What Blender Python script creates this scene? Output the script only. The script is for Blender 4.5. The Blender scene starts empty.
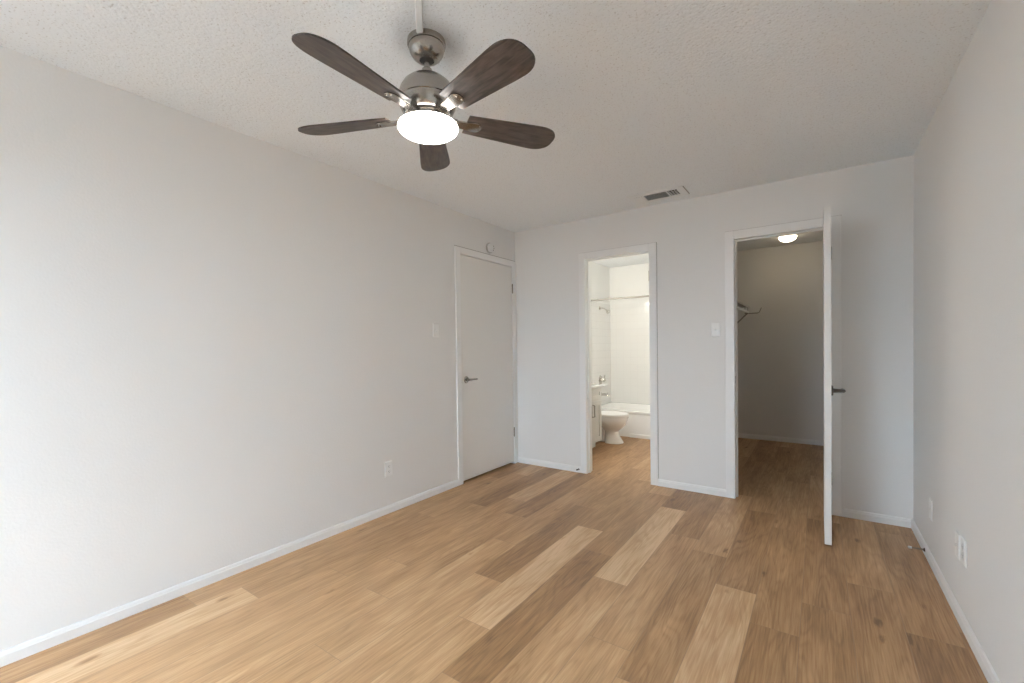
import bpy, bmesh, math, random
from mathutils import Vector, Matrix

random.seed(7)
SC = bpy.context.scene
COL = SC.collection
PI = math.pi

# ------------------------------------------------------------------ camera
W, H = 3.150, 2.44            # bedroom width, ceiling height
NEAR = -5.00                  # near wall (behind the camera)
cam_d = bpy.data.cameras.new('camera')
cam_d.sensor_width = 36.0
cam_d.sensor_fit = 'HORIZONTAL'
cam_d.lens = 36.0 * 440.786 / 1024.0
cam_d.shift_y = 12.21 / 1024.0
cam_d.clip_start = 0.02
cam = bpy.data.objects.new('camera', cam_d)
COL.objects.link(cam)
_rt = Vector((0.8205643, 0.57140027, -0.0132651))
_up = Vector((0.00228389, 0.0199306, 0.99979876))
_fw = Vector((-0.57154966, 0.82042946, -0.01504932))
cam.matrix_world = Matrix(((_rt.x, _up.x, -_fw.x, 2.6428),
                           (_rt.y, _up.y, -_fw.y, -3.8704),
                           (_rt.z, _up.z, -_fw.z, 1.2267),
                           (0, 0, 0, 1)))
SC.camera = cam

# ------------------------------------------------------------------ view, world, lights
SC.view_settings.view_transform = 'Standard'
SC.view_settings.look = 'None'
SC.view_settings.gamma = 1.0
SC.view_settings.use_curve_mapping = False
SC.view_settings.exposure = 0.32
SC.cycles.use_denoising = True
SC.cycles.max_bounces = 14
SC.cycles.diffuse_bounces = 10
SC.cycles.glossy_bounces = 5
SC.cycles.sample_clamp_indirect = 6.0

world = bpy.data.worlds.new('daylight')
SC.world = world
world.use_nodes = True
_n, _l = world.node_tree.nodes, world.node_tree.links
_bg = _n['Background']
_tc = _n.new('ShaderNodeTexCoord')
_sx = _n.new('ShaderNodeSeparateXYZ')
_rp = _n.new('ShaderNodeValToRGB')
_rp.color_ramp.elements[0].position = 0.46
_rp.color_ramp.elements[0].color = (0.03, 0.029, 0.027, 1)      # ground outside
_rp.color_ramp.elements[1].position = 0.54
_rp.color_ramp.elements[1].color = (0.755, 0.90, 1.06, 1)       # overcast sky
_mm = _n.new('ShaderNodeMath'); _mm.operation = 'MULTIPLY_ADD'
_mm.inputs[1].default_value = 0.5; _mm.inputs[2].default_value = 0.5
_l.new(_tc.outputs['Generated'], _sx.inputs[0])
_l.new(_sx.outputs['Z'], _mm.inputs[0])
_l.new(_mm.outputs[0], _rp.inputs[0])
_l.new(_rp.outputs[0], _bg.inputs['Color'])
_bg.inputs['Strength'].default_value = 30.0

# window behind the camera (opening in wall_near)
WIN = (0.30, 1.65, 0.06, 2.05)       # x0, x1, z0, z1


def light(name, kind, loc, power, color, **kw):
    d = bpy.data.lights.new(name, kind)
    d.energy = power
    d.color = color
    for k, v in kw.items():
        setattr(d, k, v)
    o = bpy.data.objects.new(name, d)
    COL.objects.link(o)
    o.location = loc
    return o


_p = light('window_portal', 'AREA', ((WIN[0] + WIN[1]) / 2, NEAR - 0.10, (WIN[2] + WIN[3]) / 2), 1, (1, 1, 1),
           shape='RECTANGLE', size=WIN[1] - WIN[0], size_y=WIN[3] - WIN[2])
_p.rotation_euler = (PI / 2, 0, 0)
_p.data.cycles.is_portal = True
light('bathroom_vanity_lamp', 'POINT', (0.09, 0.95, 1.96), 11.8, (1.0, 0.94, 0.84), shadow_soft_size=0.06)
light('bathroom_vanity_lamp', 'POINT', (0.09, 0.60, 1.96), 11.8, (1.0, 0.94, 0.84), shadow_soft_size=0.06)

FAN = (1.371, -2.608)
FAN_GLOW, CLOSET_GLOW = 17.0, 11.5


# ------------------------------------------------------------------ materials
def new_mat(name):
    m = bpy.data.materials.new(name)
    m.use_nodes = True
    return m, m.node_tree.nodes, m.node_tree.links, m.node_tree.nodes['Principled BSDF']


def mat(name, color, rough=0.5, metal=0.0, bump=0.0, bscale=200.0, vary=0.0, coat=0.0):
    m, n, l, b = new_mat(name)
    b.inputs['Roughness'].default_value = rough
    b.inputs['Metallic'].default_value = metal
    if coat:
        b.inputs['Coat Weight'].default_value = coat
    tc = n.new('ShaderNodeTexCoord')
    nz = n.new('ShaderNodeTexNoise')
    nz.inputs['Scale'].default_value = bscale
    nz.inputs['Detail'].default_value = 3
    l.new(tc.outputs['Object'], nz.inputs['Vector'])
    mx = n.new('ShaderNodeMix'); mx.data_type = 'RGBA'
    mx.inputs['A'].default_value = tuple(c * (1 - vary) for c in color) + (1,)
    mx.inputs['B'].default_value = tuple(min(1, c * (1 + vary)) for c in color) + (1,)
    l.new(nz.outputs['Fac'], mx.inputs['Factor'])
    l.new(mx.outputs['Result'], b.inputs['Base Color'])
    if bump:
        bp = n.new('ShaderNodeBump')
        bp.inputs['Strength'].default_value = bump
        bp.inputs['Distance'].default_value = 0.002
        l.new(nz.outputs['Fac'], bp.inputs['Height'])
        l.new(bp.outputs['Normal'], b.inputs['Normal'])
    return m


M = {}
M['wall'] = mat('wall_paint', (0.80, 0.795, 0.785), 0.7, bump=0.35, bscale=95, vary=0.01)
M['bath_wall'] = mat('bathroom_paint', (0.82, 0.825, 0.81), 0.6, bump=0.2, bscale=95, vary=0.01)
M['trim'] = mat('trim_paint', (0.85, 0.85, 0.845), 0.38, bscale=40, vary=0.006)
M['door'] = mat('door_paint', (0.80, 0.79, 0.765), 0.42, bump=0.05, bscale=60, vary=0.01)
M['plate'] = mat('white_plastic', (0.86, 0.86, 0.85), 0.3, bscale=30, vary=0.005)
M['slot'] = mat('dark_slot', (0.03, 0.03, 0.03), 0.6, bscale=30, vary=0.05)
M['nickel'] = mat('brushed_nickel', (0.40, 0.375, 0.345), 0.24, 1.0, bscale=60, vary=0.05)
M['chrome'] = mat('chrome', (0.62, 0.60, 0.57), 0.16, 1.0, bscale=40, vary=0.03)
M['rod'] = mat('satin_rod_metal', (0.36, 0.345, 0.31), 0.5, 1.0, bscale=40, vary=0.03)
M['gap_shade'] = mat('gap_shade_grey', (0.34, 0.32, 0.30), 0.9, bscale=40, vary=0.1)  # dark grey that paints the shade of thin gaps
M['dark_metal'] = mat('dark_metal', (0.13, 0.115, 0.10), 0.38, 1.0, bscale=40, vary=0.1)
M['hinge'] = mat('hinge_metal', (0.30, 0.27, 0.23), 0.4, 1.0, bscale=40, vary=0.1)
M['porcelain'] = mat('porcelain', (0.85, 0.85, 0.84), 0.10, bscale=10, vary=0.01, coat=0.4)
M['tub'] = mat('tub_enamel', (0.86, 0.86, 0.85), 0.14, bscale=10, vary=0.01, coat=0.3)
M['vanity'] = mat('vanity_paint', (0.68, 0.67, 0.635), 0.4, bscale=40, vary=0.01)
M['wire'] = mat('coated_wire', (0.34, 0.325, 0.30), 0.4, bscale=40, vary=0.02)
M['rubber'] = mat('dark_rubber', (0.035, 0.033, 0.03), 0.7, bscale=40, vary=0.1)
M['vent'] = mat('vent_enamel', (0.80, 0.815, 0.82), 0.4, bscale=40, vary=0.01)
M['vent_shade'] = mat('shaded_plastic', (0.52, 0.50, 0.47), 0.5, bscale=40, vary=0.02)  # alarm base: the dark shading round it is put into this grey
M['duct'] = mat('duct_dark', (0.05, 0.045, 0.04), 0.8, bscale=40, vary=0.1)


def ceiling_mat():
    m, n, l, b = new_mat('popcorn_ceiling')
    b.inputs['Roughness'].default_value = 0.95
    tc = n.new('ShaderNodeTexCoord')
    v = n.new('ShaderNodeTexVoronoi'); v.inputs['Scale'].default_value = 62
    nz = n.new('ShaderNodeTexNoise'); nz.inputs['Scale'].default_value = 110; nz.inputs['Detail'].default_value = 4
    sp = n.new('ShaderNodeTexNoise'); sp.inputs['Scale'].default_value = 130; sp.inputs['Detail'].default_value = 2
    for t in (v, nz, sp):
        l.new(tc.outputs['Object'], t.inputs['Vector'])
    r = n.new('ShaderNodeValToRGB')
    r.color_ramp.elements[0].position = 0.28; r.color_ramp.elements[0].color = (0.62, 0.61, 0.60, 1)
    r.color_ramp.elements[1].position = 0.40; r.color_ramp.elements[1].color = (0.835, 0.86, 0.88, 1)
    l.new(sp.outputs['Fac'], r.inputs[0]); l.new(r.outputs[0], b.inputs['Base Color'])
    a = n.new('ShaderNodeMath'); a.operation = 'SUBTRACT'
    l.new(nz.outputs['Fac'], a.inputs[0]); l.new(v.outputs['Distance'], a.inputs[1])
    bp = n.new('ShaderNodeBump'); bp.inputs['Strength'].default_value = 0.35; bp.inputs['Distance'].default_value = 0.004
    l.new(a.outputs[0], bp.inputs['Height']); l.new(bp.outputs['Normal'], b.inputs['Normal'])
    return m


def tile_mat():
    m, n, l, b = new_mat('white_wall_tile')
    b.inputs['Roughness'].default_value = 0.12
    uv = n.new('ShaderNodeUVMap'); uv.uv_map = 'metres'
    br = n.new('ShaderNodeTexBrick')
    br.offset = 0.0
    br.inputs['Scale'].default_value = 1.0
    br.inputs['Brick Width'].default_value = 0.108
    br.inputs['Row Height'].default_value = 0.108
    br.inputs['Mortar Size'].default_value = 0.0016
    br.inputs['Mortar Smooth'].default_value = 0.2
    br.inputs['Color1'].default_value = (0.86, 0.86, 0.845, 1)
    br.inputs['Color2'].default_value = (0.85, 0.85, 0.835, 1)
    br.inputs['Mortar'].default_value = (0.80, 0.80, 0.785, 1)
    l.new(uv.outputs[0], br.inputs['Vector']); l.new(br.outputs['Color'], b.inputs['Base Color'])
    bp = n.new('ShaderNodeBump'); bp.invert = True
    bp.inputs['Strength'].default_value = 0.4; bp.inputs['Distance'].default_value = 0.002
    l.new(br.outputs['Fac'], bp.inputs['Height']); l.new(bp.outputs['Normal'], b.inputs['Normal'])
    return m


PITCH, PLEN = 0.184, 1.222


def floor_mat():
    m, n, l, b = new_mat('oak_plank')
    b.inputs['Roughness'].default_value = 0.46
    uv = n.new('ShaderNodeUVMap'); uv.uv_map = 'plank'
    at = n.new('ShaderNodeAttribute'); at.attribute_name = 'tone'
    sx = n.new('ShaderNodeSeparateXYZ'); l.new(uv.outputs[0], sx.inputs[0])
    sc = n.new('ShaderNodeSeparateColor'); l.new(at.outputs['Color'], sc.inputs[0])

    def math_(op, a, bb, c=None):
        q = n.new('ShaderNodeMath'); q.operation = op
        for i, x in enumerate((a, bb, c)):
            if x is None:
                continue
            if isinstance(x, (int, float)):
                q.inputs[i].default_value = x
            else:
                l.new(x, q.inputs[i])
        return q.outputs[0]

    U, V = sx.outputs['X'], sx.outputs['Y']
    rnd = math_('MULTIPLY', sc.outputs['Green'], 41.0)

    def noise(su, sv, detail, rough=0.55, dist=0.0):
        cb = n.new('ShaderNodeCombineXYZ')
        l.new(math_('MULTIPLY', U, su), cb.inputs[0])
        l.new(math_('MULTIPLY', V, sv), cb.inputs[1])
        l.new(rnd, cb.inputs[2])
        t = n.new('ShaderNodeTexNoise'); t.inputs['Scale'].default_value = 1.0
        t.inputs['Detail'].default_value = detail; t.inputs['Roughness'].default_value = rough
        t.inputs['Distortion'].default_value = dist
        l.new(cb.outputs[0], t.inputs['Vector'])
        return t.outputs['Fac']

    broad = noise(9, 1.6, 3, 0.5, 0.4)
    fine = noise(170, 5.5, 3, 0.6)
    # cathedral grain: contours of a stretched noise field
    field = noise(7.5, 0.8, 2, 0.45, 0.25)
    ring = math_('SINE', math_('MULTIPLY', field, 95.0), 0)
    ring = math_('MULTIPLY_ADD', ring, 0.5, 0.5)
    ring = math_('POWER', ring, 2.2)
    # knots
    cb = n.new('ShaderNodeCombineXYZ')
    l.new(math_('MULTIPLY', U, 7.0), cb.inputs[0]); l.new(math_('MULTIPLY', V, 2.6), cb.inputs[1]); l.new(rnd, cb.inputs[2])
    vo = n.new('ShaderNodeTexVoronoi'); vo.inputs['Scale'].default_value = 0.95; vo.inputs['Randomness'].default_value = 0.9
    l.new(cb.outputs[0], vo.inputs['Vector'])
    wob = noise(60, 22, 2)
    kd = math_('ADD', vo.outputs['Distance'], math_('MULTIPLY', math_('SUBTRACT', wob, 0.5), 0.16))
    kn = n.new('ShaderNodeMapRange'); kn.inputs['From Min'].default_value = 0.0; kn.inputs['From Max'].default_value = 0.145
    kn.inputs['To Min'].default_value = 1.0; kn.inputs['To Max'].default_value = 0.0; kn.interpolation_type = 'SMOOTHSTEP'
    l.new(kd, kn.inputs['Value'])

    tone = math_('ADD', sc.outputs['Red'], math_('MULTIPLY', math_('SUBTRACT', broad, 0.5), 0.70))
    tone = math_('SUBTRACT', tone, math_('MULTIPLY', ring, 0.105))
    tone = math_('SUBTRACT', tone, math_('MULTIPLY', math_('SUBTRACT', fine, 0.5), 0.62))
    streak = noise(46, 2.2, 3, 0.55)
    tone = math_('SUBTRACT', tone, math_('MULTIPLY', math_('SUBTRACT', streak, 0.5), 0.36))
    tone = math_('SUBTRACT', tone, math_('MULTIPLY', kn.outputs[0], 0.58))
    r = n.new('ShaderNodeValToRGB')
    e = r.color_ramp.elements
    e[0].position = 0.0; e[0].color = (0.140, 0.068, 0.027, 1)
    e[1].position = 1.0; e[1].color = (0.620, 0.420, 0.248, 1)
    a = e.new(0.35); a.color = (0.290, 0.158, 0.069, 1)
    a = e.new(0.68); a.color = (0.450, 0.271, 0.136, 1)
    l.new(tone, r.inputs[0])
    # seams
    du = math_('MINIMUM', U, math_('SUBTRACT', PITCH, U))
    dv = math_('MINIMUM', V, math_('SUBTRACT', sc.outputs['Blue'], V))
    d = math_('MINIMUM', du, dv)
    sm = n.new('ShaderNodeMapRange'); sm.inputs['From Min'].default_value = 0.0004; sm.inputs['From Max'].default_value = 0.0017
    l.new(d, sm.inputs['Value'])
    mx = n.new('ShaderNodeMix'); mx.data_type = 'RGBA'
    mx.inputs['A'].default_value = (0.25, 0.155, 0.09, 1)
    l.new(sm.outputs[0], mx.inputs['Factor']); l.new(r.outputs[0], mx.inputs['B'])
    l.new(mx.outputs['Result'], b.inputs['Base Color'])
    bp = n.new('ShaderNodeBump'); bp.inputs['Strength'].default_value = 0.12; bp.inputs['Distance'].default_value = 0.001
    l.new(fine, bp.inputs['Height']); l.new(bp.outputs['Normal'], b.inputs['Normal'])
    rr = n.new('ShaderNodeMapRange'); rr.inputs['To Min'].default_value = 0.40; rr.inputs['To Max'].default_value = 0.54
    l.new(fine, rr.inputs['Value']); l.new(rr.outputs[0], b.inputs['Roughness'])
    return m


def blade_mat():
    m, n, l, b = new_mat('weathered_dark_wood')
    b.inputs['Roughness'].default_value = 0.45
    tc = n.new('ShaderNodeTexCoord')
    mp = n.new('ShaderNodeMapping'); mp.inputs['Scale'].default_value = (5, 42, 5)
    l.new(tc.outputs['Object'], mp.inputs[0])
    nz = n.new('ShaderNodeTexNoise'); nz.inputs['Scale'].default_value = 1.6; nz.inputs['Detail'].default_value = 6
    nz.inputs['Distortion'].default_value = 0.9
    l.new(mp.outputs[0], nz.inputs['Vector'])
    mp2 = n.new('ShaderNodeMapping'); mp2.inputs['Scale'].default_value = (9, 16, 9)
    l.new(tc.outputs['Object'], mp2.inputs[0])
    n2 = n.new('ShaderNodeTexNoise'); n2.inputs['Scale'].default_value = 1.5; n2.inputs['Detail'].default_value = 4
    l.new(mp2.outputs[0], n2.inputs['Vector'])
    ad = n.new('ShaderNodeMath'); ad.operation = 'MULTIPLY_ADD'; ad.inputs[1].default_value = 0.6
    l.new(n2.outputs['Fac'], ad.inputs[0]); l.new(nz.outputs['Fac'], ad.inputs[2])
    r = n.new('ShaderNodeValToRGB')
    r.color_ramp.elements[0].position = 0.62; r.color_ramp.elements[0].color = (0.022, 0.015, 0.012, 1)
    r.color_ramp.elements[1].position = 1.0; r.color_ramp.elements[1].color = (0.098, 0.073, 0.061, 1)
    l.new(ad.outputs[0], r.inputs[0]); l.new(r.outputs[0], b.inputs['Base Color'])
    return m


def glow_mat(name, color, strength):
    m, n, l, b = new_mat(name)
    b.inputs['Base Color'].default_value = (0.9, 0.88, 0.84, 1)
    b.inputs['Roughness'].default_value = 0.25
    lw = n.new('ShaderNodeTexNoise'); lw.inputs['Scale'].default_value = 3
    mx = n.new('ShaderNodeMix'); mx.data_type = 'RGBA'
    mx.inputs['A'].default_value = tuple(c * 0.97 for c in color) + (1,)
    mx.inputs['B'].default_value = tuple(color) + (1,)
    l.new(lw.outputs['Fac'], mx.inputs['Factor'])
    l.new(mx.outputs['Result'], b.inputs['Emission Color'])
    b.inputs['Emission Strength'].default_value = strength
    return m


def glass_mat():
    m, n, l, b = new_mat('window_glass')
    b.inputs['Base Color'].default_value = (0.97, 0.99, 0.98, 1)
    b.inputs['Roughness'].default_value = 0.0
    b.inputs['IOR'].default_value = 1.0
    b.inputs['Transmission Weight'].default_value = 1.0
    return m


M['ceiling'] = ceiling_mat()
M['tile'] = tile_mat()
M['floor'] = floor_mat()
M['blade'] = blade_mat()
M['fan_glow'] = glow_mat('lit_opal_glass', (1.0, 0.97, 0.92), FAN_GLOW)
M['closet_glow'] = glow_mat('lit_closet_glass', (1.0, 0.83, 0.58), CLOSET_GLOW)
M['glass'] = glass_mat()


# ------------------------------------------------------------------ mesh helpers
def box(bm, a, b, bevel=0.0, seg=2):
    t = bmesh.new()
    x0, y0, z0 = [min(p, q) for p, q in zip(a, b)]
    x1, y1, z1 = [max(p, q) for p, q in zip(a, b)]
    vs = [t.verts.new(c) for c in ((x0, y0, z0), (x1, y0, z0), (x1, y1, z0), (x0, y1, z0),
                                   (x0, y0, z1), (x1, y0, z1), (x1, y1, z1), (x0, y1, z1))]
    for f in ((0, 3, 2, 1), (4, 5, 6, 7), (0, 1, 5, 4), (1, 2, 6, 5), (2, 3, 7, 6), (3, 0, 4, 7)):
        t.faces.new([vs[i] for i in f])
    if bevel:
        bmesh.ops.bevel(t, geom=t.edges[:], offset=bevel, segments=seg, affect='EDGES', profile=0.5)
    merge(bm, t)


def merge(bm, t, mtx=None):
    if mtx is not None:
        bmesh.ops.transform(t, matrix=mtx, verts=t.verts)
    me = bpy.data.meshes.new('tmp')
    t.to_mesh(me); t.free()
    bm.from_mesh(me)
    bpy.data.meshes.remove(me)


def lathe(bm, prof, mtx=None, seg=48):
    """prof: (r, z) top or bottom first; caps where r == 0"""
    t = bmesh.new()
    rings = []
    for r, z in prof:
        if r <= 1e-6:
            rings.append([t.verts.new((0, 0, z))])
        else:
            rings.append([t.verts.new((r * math.cos(2 * PI * i / seg), r * math.sin(2 * PI * i / seg), z)) for i in range(seg)])
    for A, B in zip(rings, rings[1:]):
        for i in range(seg):
            j = (i + 1) % seg
            if len(A) == 1 and len(B) == 1:
                continue
            if len(A) == 1:
                t.faces.new((A[0], B[i], B[j]))
            elif len(B) == 1:
                t.faces.new((A[j], A[i], B[0]))
            else:
                t.faces.new((A[i], B[i], B[j], A[j]))
    for R in (rings[0], rings[-1]):
        if len(R) > 1:
            t.faces.new(R)
    bmesh.ops.recalc_face_normals(t, faces=t.faces)
    merge(bm, t, mtx)


def along(p, d):
    """matrix taking local +z to direction d at p"""
    q = Vector(d).normalized().to_track_quat('Z', 'Y')
    return Matrix.Translation(Vector(p)) @ q.to_matrix().to_4x4()


def tube(bm, pts, r, seg=12):
    pts = [Vector(p) for p in pts]
    t = bmesh.new()
    rings = []
    n = len(pts)
    rr = r if isinstance(r, (list, tuple)) else [r] * n
    ref = None
    for i, p in enumerate(pts):
        d = (pts[min(i + 1, n - 1)] - pts[max(i - 1, 0)]).normalized()
        if ref is None:
            ref = Vector((0, 0, 1)) if abs(d.z) < 0.9 else Vector((1, 0, 0))
        a = (ref - d * ref.dot(d)).normalized()
        ref = a
        b = d.cross(a)
        rings.append([t.verts.new(p + (a * math.cos(2 * PI * k / seg) + b * math.sin(2 * PI * k / seg)) * rr[i]) for k in range(seg)])
    for A, B in zip(rings, rings[1:]):
        for k in range(seg):
            j = (k + 1) % seg
            t.faces.new((A[k], A[j], B[j], B[k]))
    t.faces.new(rings[0][::-1]); t.faces.new(rings[-1])
    bmesh.ops.recalc_face_normals(t, faces=t.faces)
    merge(bm, t)


def prism(bm, outline, z0, z1, mtx=None, bevel=0.0):
    """outline: ccw (x, y) list, extruded from z0 to z1"""
    t = bmesh.new()
    A = [t.verts.new((x, y, z0)) for x, y in outline]
    B = [t.verts.new((x, y, z1)) for x, y in outline]
    t.faces.new(A[::-1]); t.faces.new(B)
    n = len(outline)
    for i in range(n):
        j = (i + 1) % n
        t.faces.new((A[i], A[j], B[j], B[i]))
    if bevel:
        ed = [e for e in t.edges if abs(e.verts[0].co.z - e.verts[1].co.z) < 1e-7]
        bmesh.ops.bevel(t, geom=ed, offset=bevel, segments=2, affect='EDGES', profile=0.5)
    bmesh.ops.recalc_face_normals(t, faces=t.faces)
    merge(bm, t, mtx)


def loft(bm, rings, mtx=None):
    t = bmesh.new()
    R = [[t.verts.new(c) for c in ring] for ring in rings]
    n = len(R[0])
    for A, B in zip(R, R[1:]):
        for i in range(n):
            j = (i + 1) % n
            t.faces.new((A[i], A[j], B[j], B[i]))
    t.faces.new(R[0][::-1]); t.faces.new(R[-1])
    bmesh.ops.recalc_face_normals(t, faces=t.faces)
    merge(bm, t, mtx)


def obj(name, bm, m, parent=None, smooth=None, loc=None):
    me = bpy.data.meshes.new(name)
    if smooth:
        for f in bm.faces:
            f.smooth = True
        for e in bm.edges:
            if len(e.link_faces) == 2 and e.calc_face_angle(0) > math.radians(smooth):
                e.smooth = False
    bm.to_mesh(me); bm.free()
    o = bpy.data.objects.new(name, me)
    me.materials.append(M[m] if isinstance(m, str) else m)
    COL.objects.link(o)
    if parent is not None:
        o.parent = parent
    if loc is not None:
        o.location = loc
    return o


def thing(name, label, cat, loc=(0, 0, 0), rotz=0.0, group=None):
    o = bpy.data.objects.new(name, None)
    o.empty_display_size = 0.05
    COL.objects.link(o)
    o.location = loc
    o.rotation_euler = (0, 0, rotz)
    o['label'] = label; o['category'] = cat
    if group:
        o['group'] = group
    return o


def tag(o, label, cat, group=None):
    o['label'] = label; o['category'] = cat
    if group:
        o['group'] = group
    return o


def struct(name, bm, m, parent=None, smooth=None, label=None, cat=None):
    o = obj(name, bm, m, parent, smooth)
    if parent is None:
        o['kind'] = 'structure'
        if label:
            o['label'] = label; o['category'] = cat
    return o


B = bmesh.new

# ------------------------------------------------------------------ room shell
TH = 0.115                                   # wall thickness
BX0, BX1, BY1 = -0.03, 1.49, 2.65            # bathroom left / right / back
CX0, CX1, CY1 = 1.605, 3.15, 2.56            # closet
LD = (-0.885, -0.066)                        # left door opening (y)
BD = (0.812, 1.424)                          # bath opening (x)
CD = (2.095, 2.705)                          # closet opening (x)
OT = 2.052                                   # opening tops
LT = 2.066

X0, X1, Y0, Y1 = -0.15, 3.27, NEAR - 0.13, 2.78


def floor():
    bm = B()
    uvl = bm.loops.layers.uv.new('plank')
    cl = bm.loops.layers.float_color.new('tone')
    known = {-7: -3.02, -6: -2.82, -5: -1.225, -4: -2.19, -3: -2.465, -2: -2.857, -1: -2.04, 0: -2.38, 1: -1.455, 2: -1.717,
             3: -0.95, 4: -1.11, 5: -1.44, 6: -1.70, 7: -2.62, 8: -1.065, 9: -1.415}
    # tone of each plank, counted from the one that starts at the known end
    tones = {-7: {-1: 0.38, 0: 0.60, 1: 0.56}, -6: {-1: 0.84, 0: 0.50, 1: 0.58}, -5: {-2: 0.62, -1: 0.55, 0: 0.36, 1: 0.5},
             -4: {-1: 0.66, 0: 0.58, 1: 0.74}, -3: {-1: 0.68, 0: 0.56, 1: 0.34, 2: 0.5}, -2: {-1: 0.62, 0: 0.68, 1: 0.60, 2: 0.6},
             -1: {0: 0.34, -1: 0.68, 1: 0.52}, 0: {0: 0.88, -1: 0.68, 1: 0.52}, 1: {-1: 0.30, 0: 0.42, 1: 0.66, -2: 0.6},
             2: {0: 0.86, -1: 0.66, 1: 0.32, -2: 0.5}, 3: {-1: 0.58, 0: 0.46, -2: 0.62}, 4: {-1: 0.44, 0: 0.68, 1: 0.50},
             5: {-1: 0.82, 0: 0.44, 1: 0.56, -2: 0.6}, 6: {-1: 0.34, 0: 0.52, 1: 0.62}, 7: {-1: 0.42, 0: 0.42, 1: 0.40},
             8: {-1: 0.46, 0: 0.54, -2: 0.4}, 9: {-1: 0.32, 0: 0.44, 1: 0.4}, 10: {j: 0.42 for j in range(-5, 5)}}
    k0 = math.floor((X0 - 1.285) / PITCH)
    k1 = math.ceil((X1 - 1.285) / PITCH)
    for k in range(k0, k1):
        xa = 1.285 + k * PITCH
        s = known.get(k, random.uniform(-2, 0))
        j = math.floor((Y0 - s) / PLEN)
        while s + j * PLEN < Y1:
            ya, yb = s + j * PLEN, s + (j + 1) * PLEN
            cx0, cx1, cy0, cy1 = max(xa, X0), min(xa + PITCH, X1), max(ya, Y0), min(yb, Y1)
            tn = tones.get(k, {}).get(j, random.choice((0.34, 0.44, 0.5, 0.55, 0.62, 0.70)))
            g = random.random()
            j += 1
            if cx1 - cx0 < 1e-4 or cy1 - cy0 < 1e-4:
                continue
            vs = [bm.verts.new(c) for c in ((cx0, cy0, 0), (cx1, cy0, 0), (cx1, cy1, 0), (cx0, cy1, 0))]
            f = bm.faces.new(vs)
            for lp in f.loops:
                lp[uvl].uv = (lp.vert.co.x - xa, lp.vert.co.y - ya)
                lp[cl] = (tn, g, PLEN, 1)
    bmesh.ops.remove_doubles(bm, verts=bm.verts, dist=1e-5)
    box(bm, (X0, Y0, -0.12), (X1, Y1, -0.004))
    return struct('floor', bm, 'floor')


floor()

bm = B(); box(bm, (X0, Y0, H), (X1, Y1, H + 0.10)); struct('ceiling', bm, 'ceiling')

# left wall with the closed door's recess
bm = B()
box(bm, (-TH - 0.03, NEAR - 0.12, 0), (0, LD[0] - 0.02, H))
box(bm, (-TH - 0.03, LD[1] + 0.02, 0), (0, TH, H))
box(bm, (-TH - 0.03, LD[0] - 0.02, LT + 0.02), (0, LD[1] + 0.02, H))
box(bm, (-TH - 0.03, LD[0] - 0.02, 0), (-TH - 0.02, LD[1] + 0.02, LT + 0.02))
struct('wall_left', bm, 'wall')

# back wall with two openings
bm = B()
JT = 0.018                                   # jamb thickness
box(bm, (0, 0, 0), (BD[0] - JT, TH, H))
box(bm, (BD[1] + JT, 0, 0), (CD[0] - JT, TH, H))
box(bm, (CD[1] + JT, 0, 0), (W, TH, H))
box(bm, (BD[0] - JT, 0, OT + JT), (BD[1] + JT, TH, H))
box(bm, (CD[0] - JT, 0, OT + JT), (CD[1] + JT, TH, H))
struct('wall_back', bm, 'wall')

bm = B(); box(bm, (W, NEAR - 0.12, 0), (W + 0.12, CY1 + 0.1, H)); struct('wall_right', bm, 'wall')

bm = B()
box(bm, (0, NEAR - 0.12, 0), (WIN[0], NEAR, H))
box(bm, (WIN[1], NEAR - 0.12, 0), (W, NEAR, H))
box(bm, (WIN[0], NEAR - 0.12, 0), (WIN[1], NEAR, WIN[2]))
box(bm, (WIN[0], NEAR - 0.12, WIN[3]), (WIN[1], NEAR, H))
struct('wall_near', bm, 'wall')

# window in the near wall
bm = B()
x0, x1, z0, z1 = WIN
for a, b in (((x0, z0), (x0 + 0.035, z1)), ((x1 - 0.035, z0), (x1, z1)), ((x0 + 0.035, z0), (x1 - 0.035, z0 + 0.035)),
             ((x0 + 0.035, z1 - 0.035), (x1 - 0.035, z1)), (((x0 + x1) / 2 - 0.02, z0 + 0.035), ((x0 + x1) / 2 + 0.02, z1 - 0.035))):
    box(bm, (a[0], NEAR - 0.085, a[1]), (b[0], NEAR - 0.045, b[1]), 0.004)
win = struct('window_1', bm, 'trim')
bm = B(); box(bm, (x0 + 0.03, NEAR - 0.067, z0 + 0.03), (x1 - 0.03, NEAR - 0.063, z1 - 0.03)); obj('pane', bm, 'glass', win)
bm = B(); box(bm, (x0 - 0.03, NEAR - 0.045, z0 - 0.022), (x1 + 0.03, NEAR + 0.03, z0), 0.004); obj('window_sill', bm, 'trim', win)

# bathroom and closet walls
bm = B(); box(bm, (BX0 - 0.115, TH, 0), (BX0, BY1, H)); struct('wall_bathroom_left', bm, 'bath_wall')
bm = B(); box(bm, (BX0 - 0.115, BY1, 0), (BX1 + 0.05, BY1 + 0.1, H)); struct('wall_bathroom_back', bm, 'bath_wall')
bm = B(); box(bm, (BX1, TH, 0), (CX0, BY1, H)); struct('wall_bathroom_right', bm, 'bath_wall')
bm = B(); box(bm, (CX0, CY1, 0), (W, CY1 + 0.1, H)); struct('wall_closet_back', bm, 'wall')


# tile surround around the tub
def tile_slab(name, a, b, axis):
    bm = B(); box(bm, a, b)
    uvl = bm.loops.layers.uv.new('metres')
    for f in bm.faces:
        for lp in f.loops:
            c = lp.vert.co
            lp[uvl].uv = (c.x + 5, c.z + 5) if axis == 'y' else (c.y + 5, c.z + 5)
    struct(name, bm, 'tile')


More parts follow.
